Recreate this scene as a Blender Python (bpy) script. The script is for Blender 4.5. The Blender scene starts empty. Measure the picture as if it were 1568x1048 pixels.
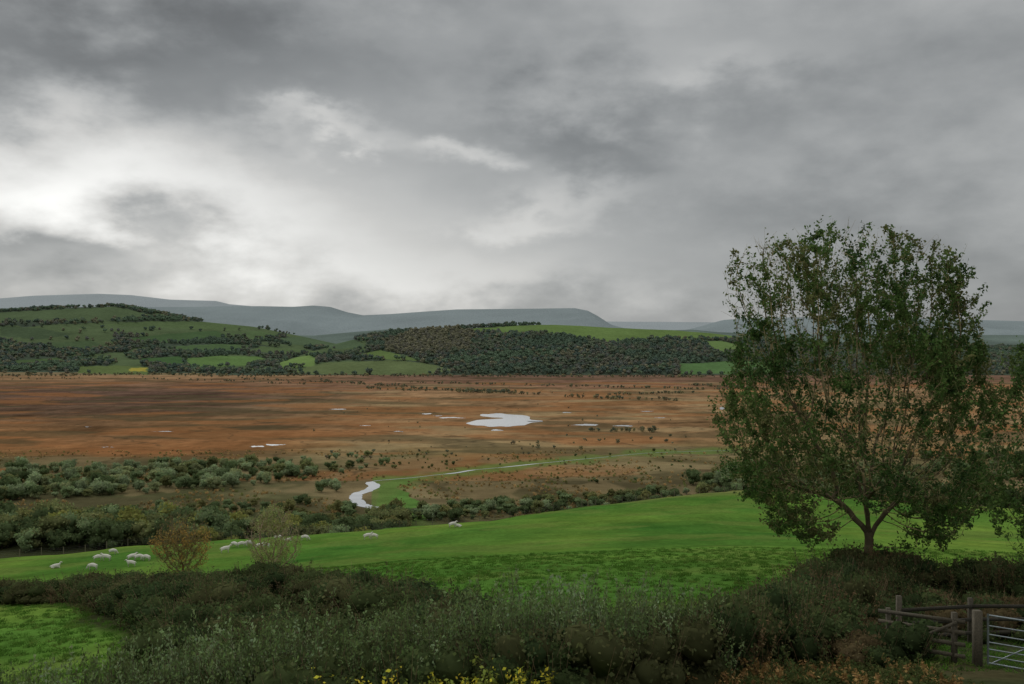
import bpy, math, random
import numpy as np
from mathutils import Vector
rng=np.random.default_rng(11)
random.seed(5)
F=1524.;CX=784.;CY=524.;ZC=60.
scene=bpy.context.scene
KG=0.69   # ground reflectance calibration
def lin(c):
    c=np.asarray(c,float)/255.
    return np.where(c<=.04045,c/12.92,((c+.055)/1.055)**2.4)
def S(c,k=KG): return lin(c)/k
def sm(a,b,t):
    t=np.clip((t-a)/(b-a),0,1); return t*t*(3-2*t)
# ---------------- noise
def _h(ix,iy,s):
    n=(ix.astype(np.int64)*374761393+iy.astype(np.int64)*668265263+s*974634777)&0xffffffff
    n=((n^(n>>13))*1274126177)&0xffffffff
    n=((n^(n>>15))*2246822519)&0xffffffff
    n=n^(n>>13)
    return (n&0xffffff)/float(0xffffff)
def vn(x,y,s=0):
    ix=np.floor(x);iy=np.floor(y);fx=x-ix;fy=y-iy
    fx=fx*fx*(3-2*fx);fy=fy*fy*(3-2*fy)
    a=_h(ix,iy,s);b=_h(ix+1,iy,s);c=_h(ix,iy+1,s);d=_h(ix+1,iy+1,s)
    return (a*(1-fx)+b*fx)*(1-fy)+(c*(1-fx)+d*fx)*fy
def fbm(x,y,o=4,s=0):
    t=0;a=.5;n=0
    for i in range(o):
        c_,s_=math.cos(.55+i*.9),math.sin(.55+i*.9)
        t=t+a*vn((x*c_+y*s_)*2**i+i*17.3,(y*c_-x*s_)*2**i-i*9.1,s+i*7);n+=a;a*=.5
    return t/n
# ---------------- terrain
edge=np.array([(-110,135),(-72,140),(-52.7,145),(-32.9,150),(-17,158),(-4.8,165),(7.4,172),(25.8,182),(46,192),(69,205),(99,210),(200,215)],float)
eh=[31,30.6,29.6,29.3,29.4,29.8,29.2,28.8,28.7,32.5,35,38]
def edge_y(x): return np.interp(x,edge[:,0],edge[:,1])
ctrl=[(0,0,2.3),(-15,0,3.8),(15,0,3),(-9,18,8.0),(-14,16,8.3),(0,18,6.6),(7,20,6.9),(11,23,7.5),(13.6,38,9.4),(17,36,9.5),(30,60,13.2),
(-14.5,30,9.8),(-22,45,12.5),(-27,60,15.4),(-45,100,23.5),(0,35,9.2),(0,100,20.5),(20,100,19.6),(50,120,22.9),(70,160,28.4),
(-18,55,13.6),(-200,100,28),(-200,200,48),(250,120,26),(250,220,42),(-120,60,20),(120,60,16)]
for (x,y),h in zip(edge,eh):
    ctrl+= [(x,y,h),(x,y+60,h+16),(x,y+130,h+40)]
ctrl=np.array(ctrl,float)
def _k(r2): return np.where(r2>1e-9,.5*r2*np.log(np.maximum(r2,1e-9)),0)
P=ctrl[:,:2]/50.;n=len(P)
A=np.zeros((n+3,n+3));A[:n,:n]=_k(((P[:,None]-P[None])**2).sum(-1))+np.eye(n)*.002
A[:n,n]=1;A[:n,n+1:]=P;A[n,:n]=1;A[n+1:,:n]=P.T
W=np.linalg.solve(A,np.r_[ctrl[:,2],0,0,0])
def tps(x,y):
    X=x/50.;Y=y/50.
    r=W[n]+W[n+1]*X+W[n+2]*Y
    for i in range(n): r=r+W[i]*_k((X-P[i,0])**2+(Y-P[i,1])**2)
    return r
hillA=[(-600,500),(-200,480),(0,476),(100,471),(180,468),(225,477),(300,491),(380,499),(450,514),(520,530),(600,552)]
hillB=[(430,560),(500,532),(540,522),(575,515),(600,511),(700,504),(850,499),(1000,505),(1090,513),(1150,521),(1300,530),(1568,534),(2000,532)]
hillC=[(-600,505),(400,513),(480,514),(550,508),(600,504),(700,510),(900,514),(1000,507),(1060,505),(1100,509),(1200,512),(2000,515)]
hillD=[(-600,475),(0,472),(300,470),(350,469),(400,469),(450,470),(480,468),(505,470),(530,478),(556,483),(600,481),(640,478),(700,474),(800,473),(880,472),(900,476),(915,484),(935,497),(960,504),(1050,506),(1075,500),(1110,490),(1150,487),(1300,485),(1490,490),(1568,492),(2200,490)]
hillE=[(-600,462),(0,457),(50,453),(150,450),(200,452),(260,459),(330,461),(350,466),(420,472),(560,490),(2000,500)]
def ridge(tab,yc,y0,y1,x,y,pw=1.0):
    t=np.array(tab,float)
    xx=(t[:,0]-CX)/F*yc; zz=np.maximum(ZC+(CY-t[:,1])/F*yc,0)
    z=np.interp(x,xx,zz)
    up=np.clip((y-y0)/(yc-y0),0,1)**pw; dn=1-sm(yc,y1,y)
    return z*np.where(y<yc,up,dn)
def H(x,y,full=True):
    x=np.asarray(x,float);y=np.asarray(y,float)
    h=np.full(x.shape,60.)
    m=y<430
    if m.any():
        xm=x[m];ym=y[m]
        t=tps(xm,ym);t=np.clip(t,1.2,90)
        t=60-2*np.log1p(np.exp(np.clip((60-t)/2,-40,40)))
        t=t+(fbm(xm/7,ym/7,3,3)-.5)*.5*sm(40,90,ym)+(fbm(xm/2,ym/2,3,5)-.5)*.12
        w=sm(340,425,ym)
        h[m]=t*(1-w)+60*w
    z=60-h
    f=y>1700
    if f.any():
        xf=x[f];yf=y[f]
        nz=(fbm(xf/260,yf/260,4,9)-.5)
        a=ridge(hillA,2900,1790,4000,xf,yf,1.15)
        b=ridge(hillB,2500,1790,3500,xf,yf,.95)
        c=ridge(hillC,4400,3200,5500,xf,yf)
        d=ridge(hillD,8000,5200,10500,xf,yf)
        e=ridge(hillE,12500,9000,16000,xf,yf)
        zz=np.maximum(np.maximum(a,b),np.maximum(c,np.maximum(d,e)))
        base=np.maximum(a,b)
        zz=zz+nz*22*np.clip(base/90,0,1)*np.where(yf<3500,1,0)*(1-.75*sm(2300,2900,yf))
        zz=zz+nz*60*sm(5200,6500,yf)*(1-sm(7000,8000,yf))
        z[f]=zz
    return z
def proj(x,y,z): return CX+F*x/y, CY-F*(z-ZC)/y
def inpoly(px,py,poly):
    p=np.array(poly,float);c=np.zeros(px.shape,bool);j=len(p)-1
    for i in range(len(p)):
        xi,yi=p[i];xj,yj=p[j]
        if yi!=yj:
            c^=((yi>py)!=(yj>py))&(px<(xj-xi)*(py-yi)/(yj-yi)+xi)
        j=i
    return c
def bog(px,py):
    y=60*F/(np.asarray(py,float)-CY); return (np.asarray(px,float)-CX)/F*y,y
# ---------------- mesh helper
def mk(name,V,faces,C=None,mat=None,smooth=False,link=True,midx=None):
    me=bpy.data.meshes.new(name)
    V=np.asarray(V,np.float32)
    me.vertices.add(len(V));me.vertices.foreach_set('co',V.ravel())
    faces=[np.asarray(f,np.int32) for f in faces if len(f)]
    li=np.concatenate([f.ravel() for f in faces])
    tot=np.concatenate([np.full(len(f),f.shape[1]) for f in faces])
    st=np.r_[0,np.cumsum(tot)[:-1]].astype(np.int32)
    me.loops.add(len(li));me.loops.foreach_set('vertex_index',li)
    me.polygons.add(len(tot));me.polygons.foreach_set('loop_start',st)
    if smooth: me.polygons.foreach_set('use_smooth',np.ones(len(tot),bool))
    if midx is not None: me.polygons.foreach_set('material_index',np.asarray(midx,np.int32))
    me.update(calc_edges=True)
    if C is not None:
        ca=me.color_attributes.new('Col','FLOAT_COLOR','POINT')
        C=np.asarray(C,np.float32)
        ca.data.foreach_set('color',np.c_[C,np.ones(len(C))].astype(np.float32).ravel())
    for m_ in (mat if isinstance(mat,(list,tuple)) else [mat]):
        if m_: me.materials.append(m_)
    ob=bpy.data.objects.new(name,me)
    if link: scene.collection.objects.link(ob)
    return ob
class MB:
    def __init__(s): s.V=[];s.Q=[];s.T=[];s.C=[];s.n=0
    def add(s,V,Q=None,T=None,C=None):
        V=np.asarray(V,float).reshape(-1,3)
        if Q is not None and len(Q): s.Q.append(np.asarray(Q).reshape(-1,4)+s.n)
        if T is not None and len(T): s.T.append(np.asarray(T).reshape(-1,3)+s.n)
        C=np.asarray(C,float)
        if C.ndim==1: C=np.tile(C,(len(V),1))
        s.V.append(V);s.C.append(C);s.n+=len(V)
    def done(s,name,mat,smooth=False,link=True):
        fs=[]
        if s.Q: fs.append(np.concatenate(s.Q))
        if s.T: fs.append(np.concatenate(s.T))
        return mk(name,np.concatenate(s.V),fs,np.concatenate(s.C),mat,smooth,link)
def unit(v): return v/np.maximum(np.linalg.norm(v,axis=-1,keepdims=True),1e-9)
def cards(mb,c,size,col,asp=.55,up=0.,var=.25,cvar=.04):
    c=np.asarray(c,float);N=len(c)
    if N==0:return
    a=unit(rng.normal(size=(N,3))+np.array([0,0,up]));b=unit(np.cross(a,rng.normal(size=(N,3))))
    s=size*(1+rng.uniform(-var*1.4,var*1.4,(N,1)))
    V=np.stack([c-a*s,c+b*s*asp,c+a*s,c-b*s*asp],1)
    col=np.asarray(col,float)
    if col.ndim==1: col=np.tile(col,(N,1))
    cc=col*(1+rng.uniform(-var,var,(N,1)))*(1+rng.uniform(-cvar,cvar,(N,3))*2)
    mb.add(V.reshape(-1,3),Q=np.arange(N*4).reshape(N,4),C=np.repeat(cc,4,0))
def tubes(mb,P0,P1,R0,R1,col,k=5):
    P0=np.asarray(P0,float);P1=np.asarray(P1,float);N=len(P0)
    R0=np.broadcast_to(R0,(N,));R1=np.broadcast_to(R1,(N,))
    d=unit(P1-P0);ref=np.where(np.abs(d[:,2:3])>.9,np.array([[1,0,0.]]),np.array([[0,0,1.]]))
    a=unit(np.cross(d,ref));b=np.cross(d,a)
    t=np.arange(k)/k*2*np.pi
    ring=np.cos(t)[None,:,None]*a[:,None]+np.sin(t)[None,:,None]*b[:,None]
    V=np.stack([P0[:,None]+ring*R0[:,None,None],P1[:,None]+ring*R1[:,None,None]],1)
    i=np.arange(k);j=(i+1)%k
    q=np.stack([i,j,j+k,i+k],1)
    Q=(q[None]+(np.arange(N)*2*k)[:,None,None]).reshape(-1,4)
    col=np.asarray(col,float)
    C=np.repeat(col,2*k,0) if col.ndim==2 else col
    mb.add(V.reshape(-1,3),Q=Q,C=C)
def beam(mb,p0,p1,w,h,col):
    p0=np.asarray(p0,float);p1=np.asarray(p1,float);d=unit(p1-p0)
    s=unit(np.cross(d,[0,0,1.]))if abs(d[2])<.95 else np.array([1.,0,0]);u=np.cross(s,d)
    V=[]
    for p in(p0,p1):
        for a,b in((-1,-1),(1,-1),(1,1),(-1,1)): V.append(p+s*a*w/2+u*b*h/2)
    mb.add(V,Q=[(0,1,5,4),(1,2,6,5),(2,3,7,6),(3,0,4,7),(3,2,1,0),(4,5,6,7)],C=col)
def blob(mb,c,r,col,nu=7,nv=5,seed=0):
    c=np.asarray(c,float);r=np.asarray(r,float)*np.ones(3)
    V=[];
    for j in range(nv+1):
        ph=math.pi*j/nv
        for i in range(nu):
            th=2*math.pi*i/nu+j*.4
            k=rng.uniform(.75,1.1)
            V.append(c+r*k*np.array([math.sin(ph)*math.cos(th),math.sin(ph)*math.sin(th),math.cos(ph)]))
    Q=[(j*nu+i,j*nu+(i+1)%nu,(j+1)*nu+(i+1)%nu,(j+1)*nu+i) for j in range(nv) for i in range(nu)]
    mb.add(V,Q=Q,C=col)
# ---------------- materials
def newmat(name):
    m=bpy.data.materials.new(name);m.use_nodes=True;nt=m.node_tree;nt.nodes.clear();return m,nt
def leafmat(name,trans=.25,vlo=.7,vhi=1.3):
    m,nt=newmat(name);N=nt.nodes.new;L=nt.links.new
    out=N('ShaderNodeOutputMaterial');at=N('ShaderNodeAttribute');at.attribute_name='Col'
    oi=N('ShaderNodeObjectInfo');mr=N('ShaderNodeMapRange');mr.inputs['To Min'].default_value=vlo;mr.inputs['To Max'].default_value=vhi
    L(oi.outputs['Random'],mr.inputs['Value'])
    hs=N('ShaderNodeHueSaturation');L(at.outputs['Color'],hs.inputs['Color']);L(mr.outputs[0],hs.inputs['Value'])
    p=N('ShaderNodeBsdfDiffuse')
    L(hs.outputs[0],p.inputs['Color'])
    if trans>0:
        tr=N('ShaderNodeBsdfTranslucent');L(hs.outputs[0],tr.inputs['Color'])
        mx=N('ShaderNodeMixShader');mx.inputs[0].default_value=trans;L(p.outputs[0],mx.inputs[1]);L(tr.outputs[0],mx.inputs[2]);L(mx.outputs[0],out.inputs[0])
    else: L(p.outputs[0],out.inputs[0])
    return m
def vmat(name,rough=.8,metal=0.,nscale=20.,amt=.35,bump=.3):
    m,nt=newmat(name);N=nt.nodes.new;L=nt.links.new
    out=N('ShaderNodeOutputMaterial');at=N('ShaderNodeAttribute');at.attribute_name='Col'
    tc=N('ShaderNodeTexCoord');nz=N('ShaderNodeTexNoise');nz.inputs['Scale'].default_value=nscale;nz.inputs['Detail'].default_value=5
    L(tc.outputs['Object'],nz.inputs['Vector'])
    mr=N('ShaderNodeMapRange');mr.inputs['From Min'].default_value=.3;mr.inputs['From Max'].default_value=.7;mr.inputs['To Min'].default_value=1-amt;mr.inputs['To Max'].default_value=1+amt
    L(nz.outputs['Fac'],mr.inputs['Value'])
    hs=N('ShaderNodeHueSaturation');L(at.outputs['Color'],hs.inputs['Color']);L(mr.outputs[0],hs.inputs['Value'])
    p=N('ShaderNodeBsdfPrincipled');p.inputs['Roughness'].default_value=rough;p.inputs['Metallic'].default_value=metal
    L(hs.outputs[0],p.inputs['Base Color'])
    bp=N('ShaderNodeBump');bp.inputs['Strength'].default_value=bump;bp.inputs['Distance'].default_value=.02
    L(nz.outputs['Fac'],bp.inputs['Height']);L(bp.outputs[0],p.inputs['Normal']);L(p.outputs[0],out.inputs[0])
    return m
LEAF=leafmat('leaf_foliage',.3,.75,1.25);FAR=leafmat('distant_foliage',0,.88,1.12)
def groundmat():
    m,nt=newmat('ground_vegetation');N=nt.nodes.new;L=nt.links.new
    out=N('ShaderNodeOutputMaterial');at=N('ShaderNodeAttribute');at.attribute_name='Col'
    tc=N('ShaderNodeTexCoord')
    def nz(s,d,r=.6):
        t=N('ShaderNodeTexNoise');t.inputs['Scale'].default_value=s;t.inputs['Detail'].default_value=d;t.inputs['Roughness'].default_value=r
        L(tc.outputs['Object'],t.inputs['Vector']);return t
    a=nz(1.6,5,.8);b=nz(.11,3);c=nz(3.,2)
    def mr(s,lo,hi):
        r=N('ShaderNodeMapRange');r.inputs['From Min'].default_value=.3;r.inputs['From Max'].default_value=.7;r.inputs['To Min'].default_value=lo;r.inputs['To Max'].default_value=hi
        L(s.outputs['Fac'],r.inputs['Value']);return r
    ra=mr(a,.66,1.34);rb=mr(b,.84,1.16)
    q=N('ShaderNodeMath');q.operation='MULTIPLY';L(ra.outputs[0],q.inputs[0]);L(rb.outputs[0],q.inputs[1])
    hs=N('ShaderNodeHueSaturation');L(at.outputs['Color'],hs.inputs['Color']);L(q.outputs[0],hs.inputs['Value']);hs.inputs['Saturation'].default_value=.95
    p=N('ShaderNodeBsdfDiffuse')
    L(hs.outputs[0],p.inputs['Color'])
    bp=N('ShaderNodeBump');bp.inputs['Strength'].default_value=.6;bp.inputs['Distance'].default_value=.1
    L(c.outputs['Fac'],bp.inputs['Height']);L(bp.outputs[0],p.inputs['Normal']);L(p.outputs[0],out.inputs[0])
    return m
def watermat():
    m,nt=newmat('still_water');N=nt.nodes.new;L=nt.links.new
    out=N('ShaderNodeOutputMaterial');p=N('ShaderNodeBsdfPrincipled')
    p.inputs['Base Color'].default_value=(.12,.14,.15,1);p.inputs['Roughness'].default_value=.07;p.inputs['IOR'].default_value=1.33
    p.inputs['Specular IOR Level'].default_value=1.0
    gl=N('ShaderNodeBsdfGlossy');gl.inputs['Roughness'].default_value=.07;gl.inputs['Color'].default_value=(.95,.97,1.,1)
    mx=N('ShaderNodeMixShader');mx.inputs[0].default_value=.6
    L(p.outputs[0],mx.inputs[1]);L(gl.outputs[0],mx.inputs[2]);L(mx.outputs[0],out.inputs[0]);return m
WATER=watermat()
def haze(c,f=.22): return tuple(np.array(c)*(1-f)+np.array((112,124,128))*f)  # paints aerial haze into a base colour by blending towards blue-grey
# ---------------- field layout
fields=[([(285,549),(340,545),(400,546),(410,553),(380,560),(290,563)],(80,104,58)),
([(425,558),(455,547),(475,545),(487,550),(480,561),(430,565)],(94,116,64)),
([(540,544),(580,536),(622,545),(640,553),(585,551)],(84,102,58)),
([(215,549),(280,546),(283,562),(235,560)],(60,84,50)),
([(190,519),(260,511),(330,507),(350,515),(270,525),(205,525)],(64,84,54)),
([(-60,487),(0,479),(90,474),(180,470),(240,484),(190,489),(130,492),(0,493)],(72,86,60)),
([(150,498),(225,492),(340,493),(400,502),(350,507),(260,502)],(76,92,60)),
([(680,507),(760,501),(850,496),(1000,502),(1130,513),(1140,521),(1010,519),(930,525),(870,515),(760,509)],(86,106,58)),
([(1075,523),(1100,522),(1140,530),(1150,541),(1092,539)],(90,112,64)),
([(1040,557),(1140,553),(1190,556),(1190,572),(1040,573)],(72,98,58)),
([(120,561),(190,560),(232,563),(228,574),(120,572)],(82,96,56)),
([(498,556),(600,552),(650,556),(700,567),(640,575),(480,573),(440,569)],(84,96,62)),
([(200,564),(226,564),(226,569),(200,569)],(136,128,52)),
([(420,518),(470,515),(540,520),(560,530),(520,535),(450,528)],(72,88,64)),
([(0,500),(60,503),(110,512),(60,520),(0,515)],(64,78,56)),
([(400,530),(470,536),(500,541),(440,543),(380,538)],(76,92,60)),
([(255,531),(330,527),(385,529),(370,538),(270,539)],(70,90,58)),
([(60,526),(140,522),(165,530),(90,537)],(66,82,56)),
([(20,552),(90,548),(105,556),(30,560)],(68,86,54)),
([(345,511),(400,507),(430,514),(385,521)],(74,92,60))]
greens=[([(566,795),(578,752),(572,742),(600,733),(640,731),(622,740),(600,746),(625,754),(628,762),(645,768),(655,782),(650,795),(610,802)],(74,106,46)),
([(0,788),(60,785),(130,790),(110,797),(0,800)],(62,84,42))]
stream=[(600,812),(585,795),(574,783),(571,776),(556,775),(546,767),(544,762),(547,756),(560,753),(572,747),(574,743),(566,740),(572,736.5),(600,734.5),(640,731),(668,727.5),(700,724.5),(722,720),(770,716),(820,710.5),(870,705.5),(930,700),(985,694),(1060,691.5),(1150,689)]
hedge_near=np.array([(-15.5,15),(-12,16.6),(-8,18),(-4,18.8),(0,19.2),(3.6,20.6),(6,23.5),(8.5,28),(11,33),(13.5,38),(18,36.5),(26,36),(40,40)],float)
hedge_left=np.array([(-60,72),(-45,66),(-34,61),(-27,57.5),(-22,53),(-18,46),(-13,38),(-9.5,30),(-7,24),(-4,19)],float)
hedge_mid=np.array([(-20,51),(-14,46.5),(-9,41),(-5,35),(-2.5,29),(-1,24)],float)
hedge_fill=np.array([(-15,42),(-10,35),(-7.5,29),(-5,25),(-3,22)],float)
def distpoly(x,y,pl):
    d=np.full(x.shape,1e9)
    for a,b in zip(pl[:-1],pl[1:]):
        v=b-a;t=np.clip(((x-a[0])*v[0]+(y-a[1])*v[1])/(v@v),0,1)
        d=np.minimum(d,np.hypot(x-a[0]-t*v[0],y-a[1]-t*v[1]))
    return d
def groundcol(x,y,z):
    px,py=proj(x,np.maximum(y,3),z)
    C=np.zeros(x.shape+(3,))
    n1=fbm(x/55,y/80,4,21);n2=fbm(x/14,y/22,4,31);n3=fbm(x/3.2,y/4,3,41);nb=fbm(x/160,y/220,4,51);n4=fbm(x/9,y/34,4,58)
    n5=fbm(x/75,y/30,4,62);n6=fbm(x/30,y/15,3,66)
    def put(m,c,w=None):
        c=lin(c)
        if w is None: C[m]=c
        else: C[m]=C[m]*(1-w[m][...,None])+c*w[m][...,None]
    pyb=CY+F*60/np.maximum(y,40)
    pw=pyb+(nb-.5)*40*(sm(575,640,pyb)*.9+.05)+(n1-.5)*26*sm(590,700,pyb)
    ys=[570,580,590,600,635,655,675,692,704,730,760,790,830]
    Lc=np.array([(126,102,74),(124,97,69),(106,80,60),(84,65,54),(83,65,50),(102,76,50),(124,85,50),(110,82,50),(78,73,49),(70,70,46),(68,68,44),(62,66,42),(60,64,40)],float)
    Rc=np.array([(98,78,64),(100,77,62),(110,81,62),(128,100,71),(124,98,67),(120,92,62),(129,100,67),(116,97,64),(98,89,59),(80,73,50),(84,77,52),(84,79,52),(74,76,48)],float)
    w=sm(320,640,px+(nb-.5)*260)
    Lx=np.stack([np.interp(pw,ys,Lc[:,i]) for i in range(3)],-1);Rx=np.stack([np.interp(pw,ys,Rc[:,i]) for i in range(3)],-1)
    C[...]=lin(Lx*(1-w[...,None])+Rx*w[...,None])
    C*=(1+(n1-.5)*.4+(n2-.5)*.4+(n4-.5)*.6+(n5-.5)*.9+(n6-.5)*.6+(n3-.5)*.35*(y<900))[...,None]
    allm=np.ones(x.shape,bool)
    pxw=sm(300,620,px+(n1-.5)*200)
    t1=sm(.5,.62,fbm(x/60+9,y/40,4,61))*(y<1500)*(y>300)*.6
    put(allm,(138,122,88),t1*pxw*.8)
    t2=sm(.52,.62,fbm(x/80-9,y/34,4,71))*.6*(y>350)*(y<1700)
    put(allm,(72,66,46),t2)
    t3=sm(.52,.64,fbm(x/90+40,y/50,4,81))*.55*(y>430)*(y<1500)
    put(allm,(130,86,48),t3)
    t4=sm(.55,.62,fbm(x/22+4,y/40,4,83))*.45*(y>300)*(y<520)
    put(allm,(118,102,72),t4)
    t5=(1-sm(0,.014,np.abs(fbm(x/60+3,y/45,3,87)-.5)))*.6*(y>420)*(y<1300)
    put(allm,(60,52,38),t5)
    jx=(n2-.5)*26;jy=(n2-.5)*5
    for poly,c in greens:
        m=inpoly(px+jx*.6,py+jy,poly)&(y>280)&(y<600);C[m]=lin(c)*(1+(n3[m]-.5)[...,None]*.5)
    sx,sy=bog([p[0] for p in stream],[p[1] for p in stream]);sp=np.c_[sx,sy]
    nearS=(y>280)&(y<620)
    ds=np.full(x.shape,1e9);ds[nearS]=distpoly(x[nearS],y[nearS],sp)
    g=(1-sm(3,17,ds+(n2-.5)*30))*.8*(px>570)
    put(allm,(84,104,50),g)
    far=y>1790
    if far.any():
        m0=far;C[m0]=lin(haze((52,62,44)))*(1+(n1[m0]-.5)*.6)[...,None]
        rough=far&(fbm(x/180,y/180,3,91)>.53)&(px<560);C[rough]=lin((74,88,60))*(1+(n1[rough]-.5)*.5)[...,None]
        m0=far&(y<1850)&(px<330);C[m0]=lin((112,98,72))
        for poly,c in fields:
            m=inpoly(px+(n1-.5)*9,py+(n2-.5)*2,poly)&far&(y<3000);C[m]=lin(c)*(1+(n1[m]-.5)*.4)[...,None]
        m=y>3500;v=fbm(x/200,y/260,4,99);C[m]=lin((86,98,92))*(1+(v[m]-.5)*.9)[...,None]  # far ridges: distance haze painted into the ground colour, paler per ridge
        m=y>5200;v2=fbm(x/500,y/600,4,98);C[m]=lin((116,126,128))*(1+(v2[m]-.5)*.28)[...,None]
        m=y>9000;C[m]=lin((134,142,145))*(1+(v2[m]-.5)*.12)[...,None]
    ey=edge_y(x);nm=y<ey+3+(n3-.5)*2
    gcol=lin((74,105,36))[None]*(1+(n1-.5)*.6+(n2-.5)*.7+(n3-.5)*.4)[...,None]
    gcol[...,0]*=1+(n2-.5)*.9
    C[nm]=gcol[nm]
    t=sm(.54,.66,fbm(x/9+3,y/9,4,33))*.4*nm
    put(allm,(94,106,48),t)
    t=(sm(-16,2,y-ey+(n2-.5)*22)*sm(2,30,x)*(1-sm(70,85,x)))*nm
    put(allm,(104,104,60),t*.75)
    m=(~nm)&(y<345);w=(1-sm(300,345,y))*m
    put(allm,(54,58,36),w*.9)
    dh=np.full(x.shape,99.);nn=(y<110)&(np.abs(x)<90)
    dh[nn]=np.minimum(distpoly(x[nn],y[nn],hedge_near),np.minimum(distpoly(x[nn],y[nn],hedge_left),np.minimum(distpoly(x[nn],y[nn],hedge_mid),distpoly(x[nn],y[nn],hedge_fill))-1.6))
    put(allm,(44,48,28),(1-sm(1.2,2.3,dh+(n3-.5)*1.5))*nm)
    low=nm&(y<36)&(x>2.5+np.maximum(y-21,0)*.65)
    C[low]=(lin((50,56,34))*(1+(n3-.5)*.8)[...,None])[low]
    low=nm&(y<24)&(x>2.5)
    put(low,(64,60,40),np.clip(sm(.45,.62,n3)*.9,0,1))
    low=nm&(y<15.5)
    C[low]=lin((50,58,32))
    return np.clip(C/KG,0,.8)
# ---------------- ground sheet
ur=np.r_[np.linspace(-1.5,-.62,40)[:-1],np.linspace(-.62,.62,760),np.linspace(.62,1.5,40)[1:]]
yr=np.r_[np.linspace(-18,25,60)[:-1],np.linspace(25,225,230)[:-1],np.linspace(225,290,18)[:-1],1/np.linspace(1/290.,1/1780.,360)[:-1],
         np.linspace(1780,3100,170)[:-1],np.linspace(3100,5300,50)[:-1],np.linspace(5300,8300,50)[:-1],np.linspace(8300,13000,40)[:-1],np.linspace(13000,40000,12)]
Y,U=np.meshgrid(yr,ur,indexing='ij');X=U*(Y+20)
Z=H(X,Y)
nr,nc=X.shape
i=np.arange(nr*nc).reshape(nr,nc)
Q=np.stack([i[:-1,:-1],i[:-1,1:],i[1:,1:],i[1:,:-1]],-1).reshape(-1,4)
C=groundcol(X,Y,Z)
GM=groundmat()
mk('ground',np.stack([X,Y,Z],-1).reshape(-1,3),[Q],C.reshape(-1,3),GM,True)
# ---------------- water
def smooth_poly(p,it=2,closed=True):
    p=np.array(p,float)
    for _ in range(it):
        q=np.roll(p,-1,0) if closed else p[1:]
        a=p if closed else p[:-1]
        r=np.empty((len(a)*2,2));r[0::2]=a*.75+q*.25;r[1::2]=a*.25+q*.75
        if not closed: r=np.vstack([p[:1],r,p[-1:]])
        p=r
    return p
def pond(poly,zoff=.05,it=2):
    p=smooth_poly(poly,it);x,y=bog(p[:,0],p[:,1])
    x=x+(rng.random(len(x))-.5)*1.6;y=y+(rng.random(len(x))-.5)*3
    z=np.full(len(x),zoff)
    me=bpy.data.meshes.new('pond');me.from_pydata([tuple(v) for v in np.c_[x,y,z]],[],[list(range(len(x)))]);me.materials.append(WATER)
    ob=bpy.data.objects.new('pond',me);scene.collection.objects.link(ob)
mainp=[(712,649),(722,645.5),(735,643),(752,642),(770,641.2),(768,640),(748,639),(738,637.4),(733,634.6),(752,634.2),(762,632.6),(782,635),(806,636.4),(813,639.5),(809,642.6),(820,644),(834,644.4),(828,646.4),(812,647.2),(806,651),(790,652.6),(778,654),(765,653),(752,654.4),(740,651.6),(726,652)]
pond(mainp,it=1)
def sliver(cx,cy,w,h):
    k=9;t=np.linspace(0,2*np.pi,k,endpoint=False)
    pond([(cx+w/2*math.cos(a)*rng.uniform(.75,1.15),cy+h/2*math.sin(a)*rng.uniform(.6,1.3)+(.25*h*math.sin(2.3*a+cx))) for a in t])
for s in [(692,640,44,1.9),(762,659,20,2.2),(898,651,44,2.6),(955,652.5,34,1.8),(424,681.5,34,2.6),(397,684,24,1.8),(165,685,22,.9),(1108,626,14,4),(652,634,20,1.1),(515,627,30,.9),(560,652,18,.7),(820,645.5,26,1.2),(1010,640,20,.8),(135,654,10,.8),(868,632,18,.9),(610,661,16,.9),(990,630,22,.9),(670,637,14,.8),(250,661,34,.7)]: sliver(*s)
sp=smooth_poly(stream,2,False);sx,sy=bog(sp[:,0],sp[:,1]);pp=np.c_[sx,sy]
tg=unit(np.gradient(pp,axis=0));nr_=np.c_[-tg[:,1],tg[:,0]]
wd=np.where(sp[:,1]>738,1.9,.3)+rng.random(len(pp))*.9*(sp[:,1]>738)
wd=np.where((sp[:,0]>680)&(sp[:,0]<725),1.1,wd);wd=np.where((sp[:,0]>775)&(sp[:,0]<815),.8,wd)
V=np.concatenate([np.c_[pp+nr_*wd[:,None],np.full(len(pp),.05)],np.c_[pp-nr_*wd[:,None],np.full(len(pp),.05)]])
V[:len(pp),2]=V[len(pp):,2]=np.maximum(.05,H(pp[:,0],pp[:,1])+.05)
k=len(pp);a=np.arange(k-1)
mk('river',V,[np.stack([a,a+1,a+1+k,a+k],1)],None,WATER)
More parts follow.
